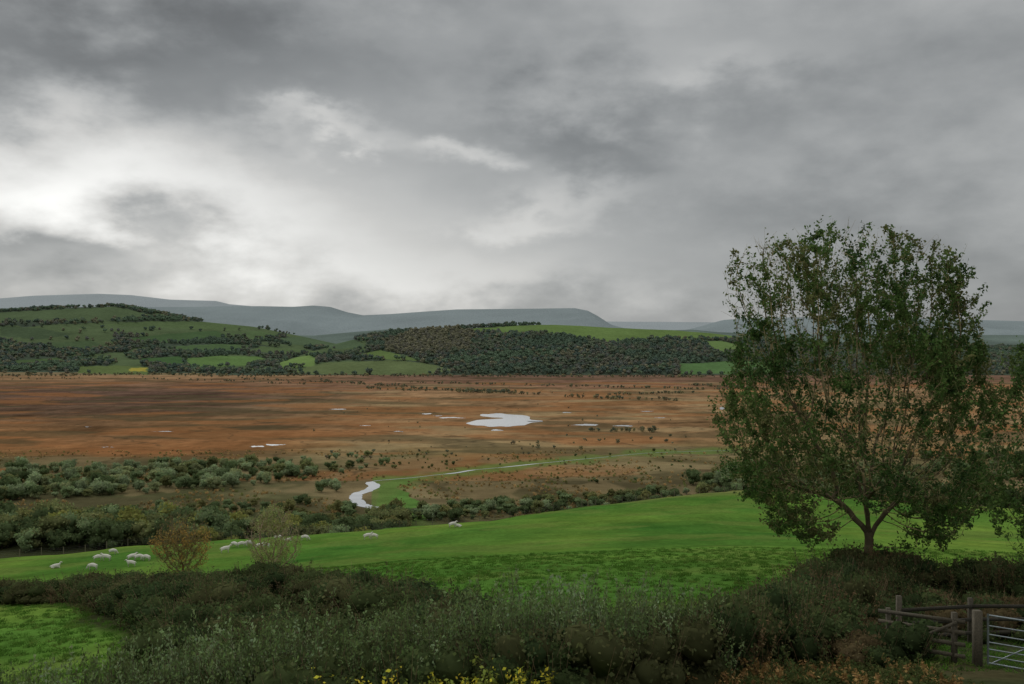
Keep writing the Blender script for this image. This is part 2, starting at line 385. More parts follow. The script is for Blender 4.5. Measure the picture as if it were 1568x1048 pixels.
# ---------------- instancing
def scatter(name,protos,x,y,rot,scl,idx,z=None,tilt=None):
    x=np.asarray(x,float);y=np.asarray(y,float)
    if z is None: z=H(x,y)-.05
    N=len(x);me=bpy.data.meshes.new(name);me.vertices.add(N);me.vertices.foreach_set('co',np.c_[x,y,z].astype(np.float32).ravel())
    scl=np.asarray(scl,float);
    if scl.ndim==1: scl=np.c_[scl,scl,scl]
    t=np.zeros((N,2)) if tilt is None else tilt
    at=me.attributes.new('rot','FLOAT_VECTOR','POINT');at.data.foreach_set('vector',np.c_[t,rot].astype(np.float32).ravel())
    at=me.attributes.new('scl','FLOAT_VECTOR','POINT');at.data.foreach_set('vector',scl.astype(np.float32).ravel())
    at=me.attributes.new('idx','INT','POINT');at.data.foreach_set('value',np.asarray(idx,np.int32))
    ob=bpy.data.objects.new(name,me);scene.collection.objects.link(ob)
    co=bpy.data.collections.new(name+'_forms')
    for p in protos: co.objects.link(p)
    g=bpy.data.node_groups.new(name+'_scatter','GeometryNodeTree')
    g.interface.new_socket('Geometry',in_out='INPUT',socket_type='NodeSocketGeometry');g.interface.new_socket('Geometry',in_out='OUTPUT',socket_type='NodeSocketGeometry')
    Nn=g.nodes.new;L=g.links.new
    gi=Nn('NodeGroupInput');go=Nn('NodeGroupOutput');ip=Nn('GeometryNodeInstanceOnPoints');ci=Nn('GeometryNodeCollectionInfo')
    ci.inputs['Collection'].default_value=co;ci.inputs['Separate Children'].default_value=True;ci.inputs['Reset Children'].default_value=True
    def na(nm,ty):
        q=Nn('GeometryNodeInputNamedAttribute');q.data_type=ty;q.inputs['Name'].default_value=nm;return q.outputs['Attribute']
    L(gi.outputs[0],ip.inputs['Points']);L(ci.outputs[0],ip.inputs['Instance']);ip.inputs['Pick Instance'].default_value=True
    L(na('idx','INT'),ip.inputs['Instance Index']);L(na('scl','FLOAT_VECTOR'),ip.inputs['Scale'])
    L(na('rot','FLOAT_VECTOR'),ip.inputs['Rotation'])
    L(ip.outputs[0],go.inputs[0])
    md=ob.modifiers.new('scatter','NODES');md.node_group=g
    return ob
KF=.34
def crown_proto(name,h,r,col,ncards,cs,nl=7,trunk=.18,core=.7,mat=None,asp=.7,stems=0,up=0,cd=.7,lv=.2,cv=.25):
    mb=MB();col=S(col,KF)
    tubes(mb,[(0,0,-.3)],[(0,0,h*.5)],[r*.07],[r*.03],S((58,50,42),KF),5)
    for l in range(nl):
        th=rng.uniform(0,2*np.pi);rr=r*.55*math.sqrt(rng.random());zc=h*(trunk+(.92-trunk)*rng.uniform(.25,.85))
        lr=r*rng.uniform(.38,.6)*(1-.35*abs(zc/h-.45))
        c=np.array([rr*math.cos(th),rr*math.sin(th),zc]);lr3=np.array([lr,lr,lr*.85])
        lr3[2]=min(lr3[2],zc-.02*h)
        cl=col*rng.uniform(1-lv,1+lv)
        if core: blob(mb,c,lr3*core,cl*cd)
        d=unit(rng.normal(size=(ncards//nl,3)));d[:,2]=np.where(rng.random(len(d))<.6,np.abs(d[:,2]),d[:,2])
        cards(mb,c+d*lr3*rng.uniform(.72,1.15,(len(d),1)),cs,cl,asp,up,cv)
    if stems:
        th=rng.uniform(0,6.28,stems);rr=r*.8*np.sqrt(rng.random(stems));b=np.c_[rr*.6*np.cos(th),rr*.6*np.sin(th),np.full(stems,h*.3)]
        t=np.c_[rr*1.15*np.cos(th),rr*1.15*np.sin(th),h*rng.uniform(.8,1.2,stems)]
        tubes(mb,b,t,.008,.003,S((92,78,62),KF),3)
        f=rng.uniform(.5,1,(stems*5,1));q=rng.integers(0,stems,stems*5)
        cards(mb,b[q]*(1-f)+t[q]*f+rng.normal(size=(stems*5,3))*.03,cs*.8,col,.5,.5,.3)
    return mb.done(name,mat or FAR,link=False)
# woodland on the hills
wc=[(50,62,44),(44,56,42),(60,66,46),(66,62,48),(60,60,52),(44,54,44),(76,72,50),(56,70,48)]
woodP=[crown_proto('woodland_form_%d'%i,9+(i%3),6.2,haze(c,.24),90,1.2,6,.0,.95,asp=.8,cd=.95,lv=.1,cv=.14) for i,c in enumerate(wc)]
gx,gy=np.meshgrid(np.arange(-1950,1800,11.),np.arange(1800,3060,12.))
gx=gx.ravel()+rng.uniform(-6,6,gx.size);gy=gy.ravel()+rng.uniform(-6,6,gy.size)
m=np.abs(gx/gy)<.62;gx=gx[m];gy=gy[m];gz=H(gx,gy);px,py=proj(gx,gy,gz)
keep=np.ones(len(gx),bool)
n1=fbm(gx/55,gy/80,4,21);n2_=fbm(gx/14,gy/22,4,31)
for poly,c in fields: keep&=~inpoly(px+(n1-.5)*9,py+(n2_-.5)*2,poly)
nn=fbm(gx/150,gy/150,3,77);rough=fbm(gx/180,gy/180,3,91)
dens=np.where(px<=560,np.where(rough>.53,np.where(rough<.545,.9,.04),np.where(nn>.40,1.,.35)),1.)
dens=np.where((gy<1860)&(px<330),.12,dens)
dens=np.where((gy>2560)&(px>560),.25,dens)
dens=np.where((px>1000)&(gy<2600),.85,dens)
keep&=rng.random(len(gx))<dens
gx=gx[keep];gy=gy[keep];px=px[keep];py=py[keep]
idn=fbm(gx/130,gy/130,2,15);idx=np.clip((idn*16-4+rng.normal(size=len(gx))*1.1),0,7).astype(int)
con=inpoly(px,py,[(585,525),(640,505),(700,503),(730,510),(720,538),(650,545),(590,541)])
idx=np.where(con,np.where(rng.random(len(gx))<.6,6,3),idx)
sc=rng.uniform(.65,1.15,len(gx))
scatter('distant_woodland',woodP,gx,gy,rng.uniform(0,6.28,len(gx)),np.c_[sc,sc,sc*rng.uniform(.8,1.15,len(gx))],idx)
# bog tree lines + scrub
def along(pl,n,jx=3,jy=.6):
    p=np.array(pl,float);d=np.r_[0,np.cumsum(np.hypot(np.diff(p[:,0]),np.diff(p[:,1])))]
    t=rng.uniform(0,d[-1],n);return np.interp(t,d,p[:,0])+rng.normal(size=n)*jx,np.interp(t,d,p[:,1])+rng.normal(size=n)*jy
bc=[(70,70,50),(64,66,48),(82,78,54),(86,76,56),(74,78,58),(64,68,52),(96,90,60)]
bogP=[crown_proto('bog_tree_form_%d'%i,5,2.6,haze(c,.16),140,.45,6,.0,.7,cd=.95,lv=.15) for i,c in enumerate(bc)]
PX=[];PY=[];SC=[]
for pl,nn_,s in [([(0,577),(250,574),(330,577),(480,576),(700,577),(1130,578)],420,1.1),([(200,580),(330,584),(480,590)],50,.7),([(370,581),(500,586),(620,592),(660,600)],90,.8),([(490,584),(700,600),(830,605)],100,.85),
  ([(620,586),(860,592),(1130,598)],120,.75),([(850,608),(1040,615)],40,.9),([(695,600),(780,602)],40,1.1),([(0,582),(120,580)],24,.6),([(560,595),(640,600)],20,.8),([(930,606),(1060,602)],34,.8),([(1050,590),(1150,596)],40,1),([(900,660),(1010,662)],20,.8)]:
    a,b=along(pl,nn_);PX+=list(a);PY+=list(b);SC+=list(s*rng.uniform(.45,1.1,nn_))
k=45;a=rng.uniform(470,1150,k);b=575+125*rng.random(k)**.9;PX+=list(a);PY+=list(b);SC+=list(rng.uniform(.15,.4,k))
a,b=along([(490,700),(600,694),(760,690),(880,680),(1060,672)],34,14,4);PX+=list(a);PY+=list(b);SC+=list(rng.uniform(.25,.6,34))
PX=np.array(PX);PY=np.maximum(np.array(PY),574.5)
w=~inpoly(PX,PY,[(700,630),(845,630),(845,656),(700,656)]);PX=PX[w];PY=PY[w];SC=np.array(SC)[w]
x,y=bog(PX,PY)
scatter('bog_trees',bogP,x,y,rng.uniform(0,6.28,len(x)),SC,rng.integers(0,7,len(x)))
# willow scrub (near bog)
sc_=[(90,100,74),(78,90,62),(98,104,74),(80,84,54),(56,66,42),(84,84,52),(100,102,56)]
scrP=[crown_proto('willow_form_%d'%i,4.2,2.6,c,420,.22,10,.0,.75,mat=LEAF,cd=.85) for i,c in enumerate(sc_)]
def inside(poly,n):
    p=np.array(poly,float);a=[];b=[]
    while len(a)<n:
        u=rng.uniform(p[:,0].min(),p[:,0].max(),n*2);v=rng.uniform(p[:,1].min(),p[:,1].max(),n*2)
        m=inpoly(u,v,poly);a+=list(u[m]);b+=list(v[m])
    return a[:n],b[:n]
PX=[];PY=[];SC=[];ID=[]
def reg(poly,n,lo,hi,ids):
    a,b=inside(poly,n);PX.extend(a);PY.extend(b);SC.extend(rng.uniform(lo,hi,n)*rng.uniform(.8,1.15,n));ID.extend(rng.choice(ids,n))
reg([(-20,742),(20,720),(130,722),(250,715),(420,712),(500,722),(460,738),(300,752),(150,760),(-20,770)],340,.5,1.5,[0,0,1,2,3,4])
reg([(380,712),(560,695),(620,703),(540,728),(430,735)],50,.3,.9,[0,1,3,4])
reg([(-20,815),(60,795),(260,775),(520,770),(560,790),(540,808),(300,812),(0,835)],190,.3,1.0,[1,3,4,4,5])
reg([(480,745),(520,742),(530,752),(490,756)],8,.7,1.1,[0,1])
reg([(620,785),(760,775),(900,762),(1130,750),(1130,768),(900,782),(700,800),(620,800)],200,.4,1.1,[0,1,3,4,4,5])
reg([(1050,750),(1080,725),(1160,715),(1400,715),(1400,755),(1160,756)],120,.9,1.8,[0,1,4,5])
reg([(700,700),(1130,685),(1130,735),(800,745)],50,.15,.45,[1,3,4,5])
reg([(560,700),(700,695),(700,715),(560,722)],24,.2,.5,[3,4,5])
reg([(1380,700),(1600,700),(1600,740),(1380,745)],90,.7,1.5,[1,4,5])
x,y=bog(PX,PY)
# tree belt just below the field
k=380;u=rng.uniform(-.6,-.115,k);yy=rng.uniform(285,318,k);x=np.r_[x,u*yy];y=np.r_[y,yy];SC=np.r_[SC,rng.uniform(.9,1.75,k)*(1+.25*(u<-.3))];ID=np.r_[ID,rng.choice([4,4,4,4,4,1,3,3,5,6],k)]
k=26;a,b=bog(rng.uniform(570,625,k),rng.uniform(796,812,k));x=np.r_[x,a];y=np.r_[y,b];SC=np.r_[SC,rng.uniform(.7,1.7,k)];ID=np.r_[ID,rng.choice([3,4,5],k)]
k=90;a=rng.uniform(66,180,k);b=edge_y(a)+rng.uniform(2,9,k);x=np.r_[x,a];y=np.r_[y,b];SC=np.r_[SC,rng.uniform(.7,1.3,k)];ID=np.r_[ID,rng.choice([1,4,4],k)]
scatter('willow_scrub',scrP,x,y,rng.uniform(0,6.28,len(x)),np.c_[SC,SC,SC*rng.uniform(.8,1.15,len(x))],ID)
# rush tussocks
def tussock(name,col,nb=36,h=.9,r=.5):
    mb=MB();b=rng.normal(size=(nb,3))*r*.35;b[:,2]=0;d=rng.normal(size=(nb,3))*r*.5;d[:,2]=h*rng.uniform(.5,1,nb)
    t=b+d;w=unit(np.cross(d,rng.normal(size=(nb,3))))*.07
    V=np.stack([b-w,b+w,t+w*.3,t-w*.3],1).reshape(-1,3);c=S(col,KF)*rng.uniform(.7,1.3,(nb,1))
    mb.add(V,Q=np.arange(nb*4).reshape(-1,4),C=np.repeat(c,4,0));return mb.done(name,FAR,link=False)
tusP=[tussock('tussock_form_%d'%i,c) for i,c in enumerate([(110,94,62),(90,80,54),(130,112,78),(92,96,58)])]
k=9000;a=rng.uniform(-20,1600,k);b=rng.uniform(690,830,k);x,y=bog(a,b)
w=fbm(x/25,y/25,3,5)>.47;x=x[w];y=y[w];b=b[w];a=a[w]
w=np.ones(len(x),bool)
for poly,c in greens: w&=~inpoly(a,b,poly)
w&=distpoly(x,y,np.c_[sx,sy])>6
x=x[w];y=y[w]
scatter('rush_tussocks',tusP,x,y,rng.uniform(0,6.28,len(x)),rng.uniform(.5,1.4,len(x)),rng.integers(0,4,len(x)))
# ---------------- near hedges
def leafshoot(name,h,col,ns,nl,cs,spread=.25,stem=(70,62,50),tipcol=None,up=1.2,low=.12):
    mb=MB();col=S(col,KF);st=S(stem,KF)
    for s in range(ns):
        b=np.r_[rng.normal(size=2)*spread*.5,-.1];d=np.r_[rng.normal(size=2)*spread*.6,h*rng.uniform(.55,1.05)]
        tip=b+d;mid=(b+tip)/2+np.r_[rng.normal(size=2)*.05,0]
        tubes(mb,[b,mid],[mid,tip],[.009,.006],[.006,.002],st,3)
        t=rng.uniform(low,1,nl)[:,None];c=b*(1-t)**2+2*t*(1-t)*mid+t*t*tip
        off=rng.normal(size=(nl,3))*.045*(1.6-t);c=c+off
        cc=np.tile(col*rng.uniform(.75,1.2),(nl,1))
        if tipcol is not None: cc=cc*(1-t)+S(tipcol,KF)*t
        cards(mb,c,cs,cc,.5,up,.3)
    return mb.done(name,LEAF,link=False)
silver=[leafshoot('blackthorn_shoot_form_%d'%i,1.9,c,6,42,.032,.34,(76,70,58),tc_,low=.3) for i,(c,tc_) in enumerate([((58,68,44),(96,108,80)),((52,64,38),(78,92,60)),((52,64,38),(68,82,48)),((46,54,34),(60,70,42))])]
dark=[leafshoot('hawthorn_shoot_form_%d'%i,1.5,c,7,34,.036,.45,st,low=.3) for i,(c,st) in enumerate([((46,56,32),(64,54,42)),((56,58,36),(76,60,46)),((70,60,42),(82,64,48)),((54,64,36),(64,54,40)),((58,54,38),(84,64,50))])]
body=[crown_proto('hedge_body_form_%d'%i,1.3,1.0,c,700,.045,8,.0,.8,mat=LEAF,stems=10) for i,c in enumerate([(44,54,32),(50,58,34),(40,50,30),(58,60,38),(54,64,38)])]
yel=[leafshoot('yellow_leaf_shoot_form_%d'%i,.9,c,5,34,.032,.3,(60,52,36),None,.3) for i,c in enumerate([(140,132,44),(84,92,42)])]
brk=[leafshoot('bracken_form_%d'%i,.55,c,7,50,.045,.6,(90,74,50),None,.2) for i,c in enumerate([(98,80,50),(66,68,40),(56,64,36)])]
def hedge_pts(pl,n,width,t0=0,t1=1):
    p=np.array(pl,float);d=np.r_[0,np.cumsum(np.hypot(*np.diff(p,axis=0).T))]
    t=rng.uniform(t0,t1,n)*d[-1];x=np.interp(t,d,p[:,0]);y=np.interp(t,d,p[:,1])
    tx=np.interp(t+.5,d,p[:,0])-np.interp(t-.5,d,p[:,0]);ty=np.interp(t+.5,d,p[:,1])-np.interp(t-.5,d,p[:,1]);l=np.hypot(tx,ty)+1e-6
    o=rng.uniform(-1,1,n)*width/2
    return x-ty/l*o,y+tx/l*o,t/d[-1],o
tl=lambda n:rng.normal(size=(n,2))*.12
def s3(a,b): return np.c_[a,a,b]
x,y,t,o=hedge_pts(hedge_near[:6],900,2.6)
hh=(.80+.55*fbm(x/1.3,y/1.3,3,8)+rng.uniform(-.18,.3,len(x)))*(1-.25*(np.abs(o)/1.4)**2)
r=rng.random(len(x))*.75+fbm(x/1.6,y/1.6,2,88)*.5-.12;idx=np.where(r<.26,0,np.where(r<.5,1,np.where(r<.76,2,3)));idx=np.where(x<-9,np.where(r<.5,2,3),idx)
xb,yb,tb,ob_=hedge_pts(hedge_near[:6],110,1.8);xc,yc_,tc_,oc=hedge_pts(hedge_near[:6]-np.array([0,1.3]),60,1.0)
X_=np.r_[x,xb,xc];Y_=np.r_[y,yb,yc_];nb_=len(xb)+len(xc)
scatter('blackthorn_hedge',silver+body,X_,Y_,rng.uniform(0,6.28,len(X_)),np.r_[s3(np.ones(len(x)),hh),s3(rng.uniform(.8,1.1,nb_),rng.uniform(.75,1.15,nb_))],np.r_[idx,4+rng.integers(0,5,nb_)],tilt=tl(len(X_))*np.where(np.arange(len(X_))<len(x),1,.3)[:,None])
def mixhedge(name,pls,nbody,nshoot,width,bh,sh,sxy=1.,ids=(0,1,2,3,4),bids=(0,1,2,3,4)):
    XB=[];YB=[];XS=[];YS=[]
    for pl,nb1,ns1 in zip(pls,nbody,nshoot):
        a,b,_,_=hedge_pts(pl,nb1,width*.7);XB.append(a);YB.append(b);a,b,_,_=hedge_pts(pl,ns1,width);XS.append(a);YS.append(b)
    XB=np.concatenate(XB);YB=np.concatenate(YB);XS=np.concatenate(XS);YS=np.concatenate(YS)
    hb=bh*(.55+.9*fbm(XB/2.2,YB/2.2,3,18)+rng.uniform(-.2,.25,len(XB)));hs=sh*(.45+1.*fbm(XS/2.2,YS/2.2,3,18)+rng.uniform(-.15,.25,len(XS)))
    b2=[]
    for q,p in enumerate(body): c_=p.copy();c_.name='zz_%s_form_%d'%(name,q);b2.append(c_)
    d2=[]
    for q,p in enumerate(dark): c_=p.copy();c_.name='aa_%s_form_%d'%(name,q);d2.append(c_)
    X_=np.r_[XS,XB];Y_=np.r_[YS,YB]
    scatter(name,d2+b2,X_,Y_,rng.uniform(0,6.28,len(X_)),np.r_[s3(np.full(len(XS),sxy),hs),s3(rng.uniform(.8,1.3,len(XB))*sxy,hb)],np.r_[rng.choice(ids,len(XS)),5+rng.choice(bids,len(XB))],tilt=tl(len(X_))*np.where(np.arange(len(X_))<len(XS),1,.3)[:,None])
mixhedge('hawthorn_hedge',[hedge_near[5:10],hedge_near[9:]],[90,120],[330,520],2.8,1.0,.9,1.0)
mixhedge('field_hedge',[hedge_left,hedge_mid,hedge_fill],[170,120,90],[340,220,190],3.2,.85,.85,1.25,ids=(0,0,1,3,3,4))
x,y,t,o=hedge_pts(hedge_near[:6]-np.array([-.5,2.0]),130,1.0,.25,.8)
scatter('yellow_leaf_shrub',yel,x,y,rng.uniform(0,6.28,len(x)),rng.uniform(.8,1.5,len(x)),rng.integers(0,2,len(x)),tilt=tl(len(x)))
k=240;x=rng.uniform(3.,8.8,k);y=rng.uniform(18.5,21.8,k)
scatter('bracken_patch',brk,x,y,rng.uniform(0,6.28,len(x)),rng.uniform(.4,.95,len(x)),rng.choice([0,1,2,2],len(x)),tilt=tl(len(x)))
brm=[crown_proto('bramble_form_%d'%i,.8,.8,c,520,.042,8,.0,.8,mat=LEAF,stems=14) for i,c in enumerate([(50,60,36),(66,58,40),(44,54,32),(56,64,38)])]
k=230;x=rng.uniform(1.5,17,k);y=rng.uniform(19.5,35,k);w=(distpoly(x,y,hedge_near)<3.2)|((x<5)&(y<22))|((x>9)&(y>26.5));w&=(y>20.5+np.maximum(0,(x-4))*.35);w&=(x>2.5+(y-21)*.62);x=x[w];y=y[w]
scatter('bramble_thicket',brm,x,y,rng.uniform(0,6.28,len(x)),rng.uniform(.6,1.2,len(x)),rng.integers(0,4,len(x)),tilt=tl(len(x))*.4)
# grass tufts in the pastures
gt=[]
for q,c in enumerate([(72,104,40),(64,94,36),(88,108,50)]):
    mb=MB();nb=26;b=rng.normal(size=(nb,3))*.09;b[:,2]=-.01;d=rng.normal(size=(nb,3))*.07;d[:,2]=rng.uniform(.05,.13,nb)
    w=unit(np.cross(d,rng.normal(size=(nb,3))))*.012
    mb.add(np.stack([b-w,b+w,b+d],1).reshape(-1,3),T=np.arange(nb*3).reshape(-1,3),C=np.repeat(S(c,.62)*rng.uniform(.8,1.2,(nb,1)),3,0));gt.append(mb.done('grass_tuft_form_%d'%q,LEAF,link=False))
k=9000;y=rng.uniform(22,75,k);x=rng.uniform(-.6,.6,k)*y
w=np.minimum(distpoly(x,y,hedge_near),distpoly(x,y,hedge_left))>1.3;w&=(y<edge_y(x));x=x[w];y=y[w]
scatter('pasture_grass',gt,x,y,rng.uniform(0,6.28,len(x)),rng.uniform(.6,1.5,len(x)),rng.choice([0,0,1,1,2],len(x)),z=H(x,y))
# ---------------- trees (space colonisation)
def grow(att,nodes,par,di,dk,step,iters,trop=.15):
    NP=np.array(nodes,float);par=list(par)
    D=np.linalg.norm(att[:,None]-NP[None],axis=2);ni=D.argmin(1);nd=D.min(1)
    for it in range(iters):
        act=nd<di
        if not act.any(): break
        ids=ni[act];v=unit(att[act]-NP[ids])
        acc=np.zeros_like(NP);np.add.at(acc,ids,v);u_=np.unique(ids)
        dirs=unit(acc[u_]+np.array([0,0,trop])+rng.normal(size=(len(u_),3))*.12);new=NP[u_]+dirs*step
        ok=np.ones(len(new),bool)
        for q0 in range(0,len(new),200):
            dm=np.linalg.norm(new[q0:q0+200,None]-NP[None],axis=2).min(1);ok[q0:q0+200]=dm>step*.5
        if not ok.any(): break
        new=new[ok];pi=u_[ok];base=len(NP);NP=np.vstack([NP,new]);par+=list(pi)
        D=np.linalg.norm(att[:,None]-new[None],axis=2);a=D.argmin(1);b=D.min(1);c=b<nd
        nd=np.where(c,b,nd);ni=np.where(c,base+a,ni)
        kp=nd>dk;att=att[kp];nd=nd[kp];ni=ni[kp]
        if len(att)==0: break
    return NP,np.array(par)
def tree(name,loc,zs,lx,rx,natt,lsize,leafn,lcols,depth=.85,di=2.2,dk=.3,step=.22,trunk=2.2,bark=(66,58,44),tipr=.007,stems=((0,0),),clump=.42,shootlen=.55,trop=.15,seed=0,barevar=.1,wood2=None,radp=.42,inner=1.,bole=0.,clear=None):
    zs=np.array(zs,float);lx=np.array(lx,float);rx=np.array(rx,float)
    att=[]
    while len(att)<natt:
        m_=natt
        z=rng.uniform(zs[0],zs[-1],m_);l=np.interp(z,zs,lx);r=np.interp(z,zs,rx);c=(l+r)/2;w=(r-l)/2
        rad=rng.random(m_)**radp;th=rng.uniform(0,2*np.pi,m_)
        x=c+w*rad*np.cos(th);y=w*depth*rad*np.sin(th)
        k_=(fbm(x/1.5+y*.6,z/1.5-y*.5,2,seed+50)>clump)&(rng.random(m_)<w/w.max()*1.2)
        if clear: k_&=~((z<clear[1])&(np.abs(x)<clear[0]))
        att+=list(np.c_[x,y,z][k_])
    att=np.array(att[:natt])
    nodes=[(0,0,-.3)];par=[-1];root=0;z0=-.3
    if bole>0:
        m_=int((bole+.3)/step)
        for q in range(1,m_+1): nodes.append((.05*math.sin(q*.9),.04*math.cos(q*.7),-.3+(bole+.3)*q/m_));par.append(q-1)
        root=m_;z0=bole
    rb=np.array(nodes[root])
    for (ax,ay) in stems:
        prev=root;m_=int((trunk-max(z0,0))/step)
        for q in range(1,m_+1):
            f=q/m_;p=(rb[0]+ax*f**1.4+rng.normal()*.02,rb[1]+ay*f**1.4+rng.normal()*.02,z0+(trunk-z0)*f);nodes.append(p);par.append(prev);prev=len(nodes)-1
    NP,par=grow(att,nodes,par,di,dk,step,150,trop)
    n_=len(NP);ch=np.zeros(n_);ra=np.zeros(n_);e=2.35
    for i_ in range(n_-1,0,-1):
        if ra[i_]==0: ra[i_]=tipr**e
        ra[par[i_]]+=ra[i_];ch[par[i_]]+=1
    R=ra**(1/e);R[0]*=1.25
    mb=MB();bk=S(bark,KF)
    i_=np.arange(1,n_);big=R[i_]>.05
    Rp=np.minimum(R[par[i_]],R[i_]*1.5)
    bcol=lambda m_:bk*rng.uniform(.8,1.2,(m_,1))
    a=i_[big];tubes(mb,NP[par[a]],NP[a],Rp[big],R[a],bcol(len(a)),10)
    a=i_[~big];cb=bcol(len(a))
    if wood2 is not None: cb=np.where((rng.random((len(a),1))<.5)&(R[a][:,None]<.05),S(wood2,KF)*rng.uniform(.7,1.2,(len(a),1)),cb)
    tubes(mb,NP[par[a]],NP[a],Rp[~big],R[a],cb,4)
    tips=np.where((R<tipr*2.7)&(NP[:,2]>.5))[0]
    L_=[];LC=[];P0=[];P1=[]
    lc=np.array([S(c,KF) for c in lcols])
    cn=fbm(NP[:,0]/1.1+NP[:,1]*.5+5,NP[:,2]/1.1-NP[:,1]*.4,2,seed+3)
    dn=fbm(NP[:,0]/.8-NP[:,1]*.6,NP[:,2]/.8+NP[:,1]*.3,2,seed+13)
    ll=np.interp(NP[:,2],zs,lx);rr=np.interp(NP[:,2],zs,rx);cc_=(ll+rr)/2;ww=(rr-ll)/2
    rel=np.hypot((NP[:,0]-cc_)/ww,NP[:,1]/(ww*depth));topf=np.clip(NP[:,2]/zs[-1],0,1)
    inn=inner+(1-inner)*np.clip(sm(.45,.9,rel)+sm(.8,.97,topf),0,1)
    inn=inn*(1+.45*sm(.45,.75,topf)*(inner<1))
    for t in tips:
        if ch[t]==0 or rng.random()<.35:
            d=unit(NP[t]-NP[par[t]]);d=unit(d*.6+np.array([0,0,.75])+rng.normal(size=3)*.3);ln=shootlen*rng.uniform(.4,1.3)
            q=NP[t]+d*ln;P0.append(NP[t]);P1.append(q);segs=(NP[t],q)
        else: segs=(NP[par[t]],NP[t])
        k=rng.poisson(leafn*inn[t]*np.clip((dn[t]-.34)*5,.08,2.2))
        if rng.random()<barevar: k=k//5
        if k<=0: continue
        f=rng.random((k,1));L_.append(segs[0]*(1-f)+segs[1]*f+rng.normal(size=(k,3))*.07)
        ci=int(np.clip(cn[t]*len(lcols)*1.5-len(lcols)*.25+rng.normal()*.5,0,len(lcols)-1));LC.append(np.tile(lc[ci]*rng.uniform(.75,1.25),(k,1)))
    tubes(mb,P0,P1,tipr*.9,tipr*.35,S(wood2 or bark,KF),3)
    cards(mb,np.concatenate(L_),lsize,np.concatenate(LC),.6,.2,.3)
    ob=mb.done(name,LEAF)
    z=float(H(np.array([loc[0]]),np.array([loc[1]]))[0]);ob.location=(loc[0],loc[1],z);return ob,n_,len(tips),sum(map(len,L_))
zs=[1.0,1.8,3,4.5,6,7.5,9,10.5,12,12.9,13.6]
LX=[-1.8,-3.4,-4.7,-5.7,-6.1,-5.6,-5.1,-5.3,-5.5,-5.0,-2.8]
RX=[1.5,3.0,4.2,5.0,5.0,4.6,4.2,4.0,3.7,2.8,1.6]
r_=tree('broadleaf_tree',(13.6,38),zs,LX,RX,8500,.062,17,[(48,64,36),(54,72,38),(60,78,40),(66,80,44),(78,80,50)],stems=((-1.3,.2),(1.0,-.3),(.1,.7),(-.3,-.5)),trunk=3.4,bole=1.9,seed=1,bark=(84,76,60),wood2=(136,124,94),clump=.37,tipr=.0068,radp=.38,inner=.5,clear=(1.9,3.2))
print('TREE',r_[1:])
r_=tree('broadleaf_tree',(24.2,43),[.6,2,4,6,8,10,11.3],[-2,-3.2,-3.8,-4,-3.6,-2.8,-1],[2,3,4,4,3.5,2.5,1],3500,.07,15,[(46,60,34),(52,68,36),(60,72,40)],trunk=2,seed=2,clump=.36,tipr=.005)
r_=tree('hedgerow_tree',(-18.3,55.5),[.8,1.6,2.4,3.4,4.2],[-.9,-1.6,-1.9,-1.5,-.6],[.9,1.5,1.8,1.4,.6],1100,.045,6.5,[(104,90,52),(118,96,52),(90,84,52)],di=1.2,dk=.16,step=.12,trunk=.8,tipr=.007,seed=3,clump=.3,shootlen=.35,bark=(92,80,64))
r_=tree('hedgerow_tree',(-11.9,50),[.8,1.5,2.3,3.1,3.9],[-.7,-1.3,-1.5,-1.3,-.5],[.7,1.3,1.4,1.2,.5],1100,.04,6,[(92,98,60),(88,90,58)],di=1.2,dk=.16,step=.12,trunk=.8,tipr=.008,seed=4,clump=.3,shootlen=.4,bark=(110,98,82))
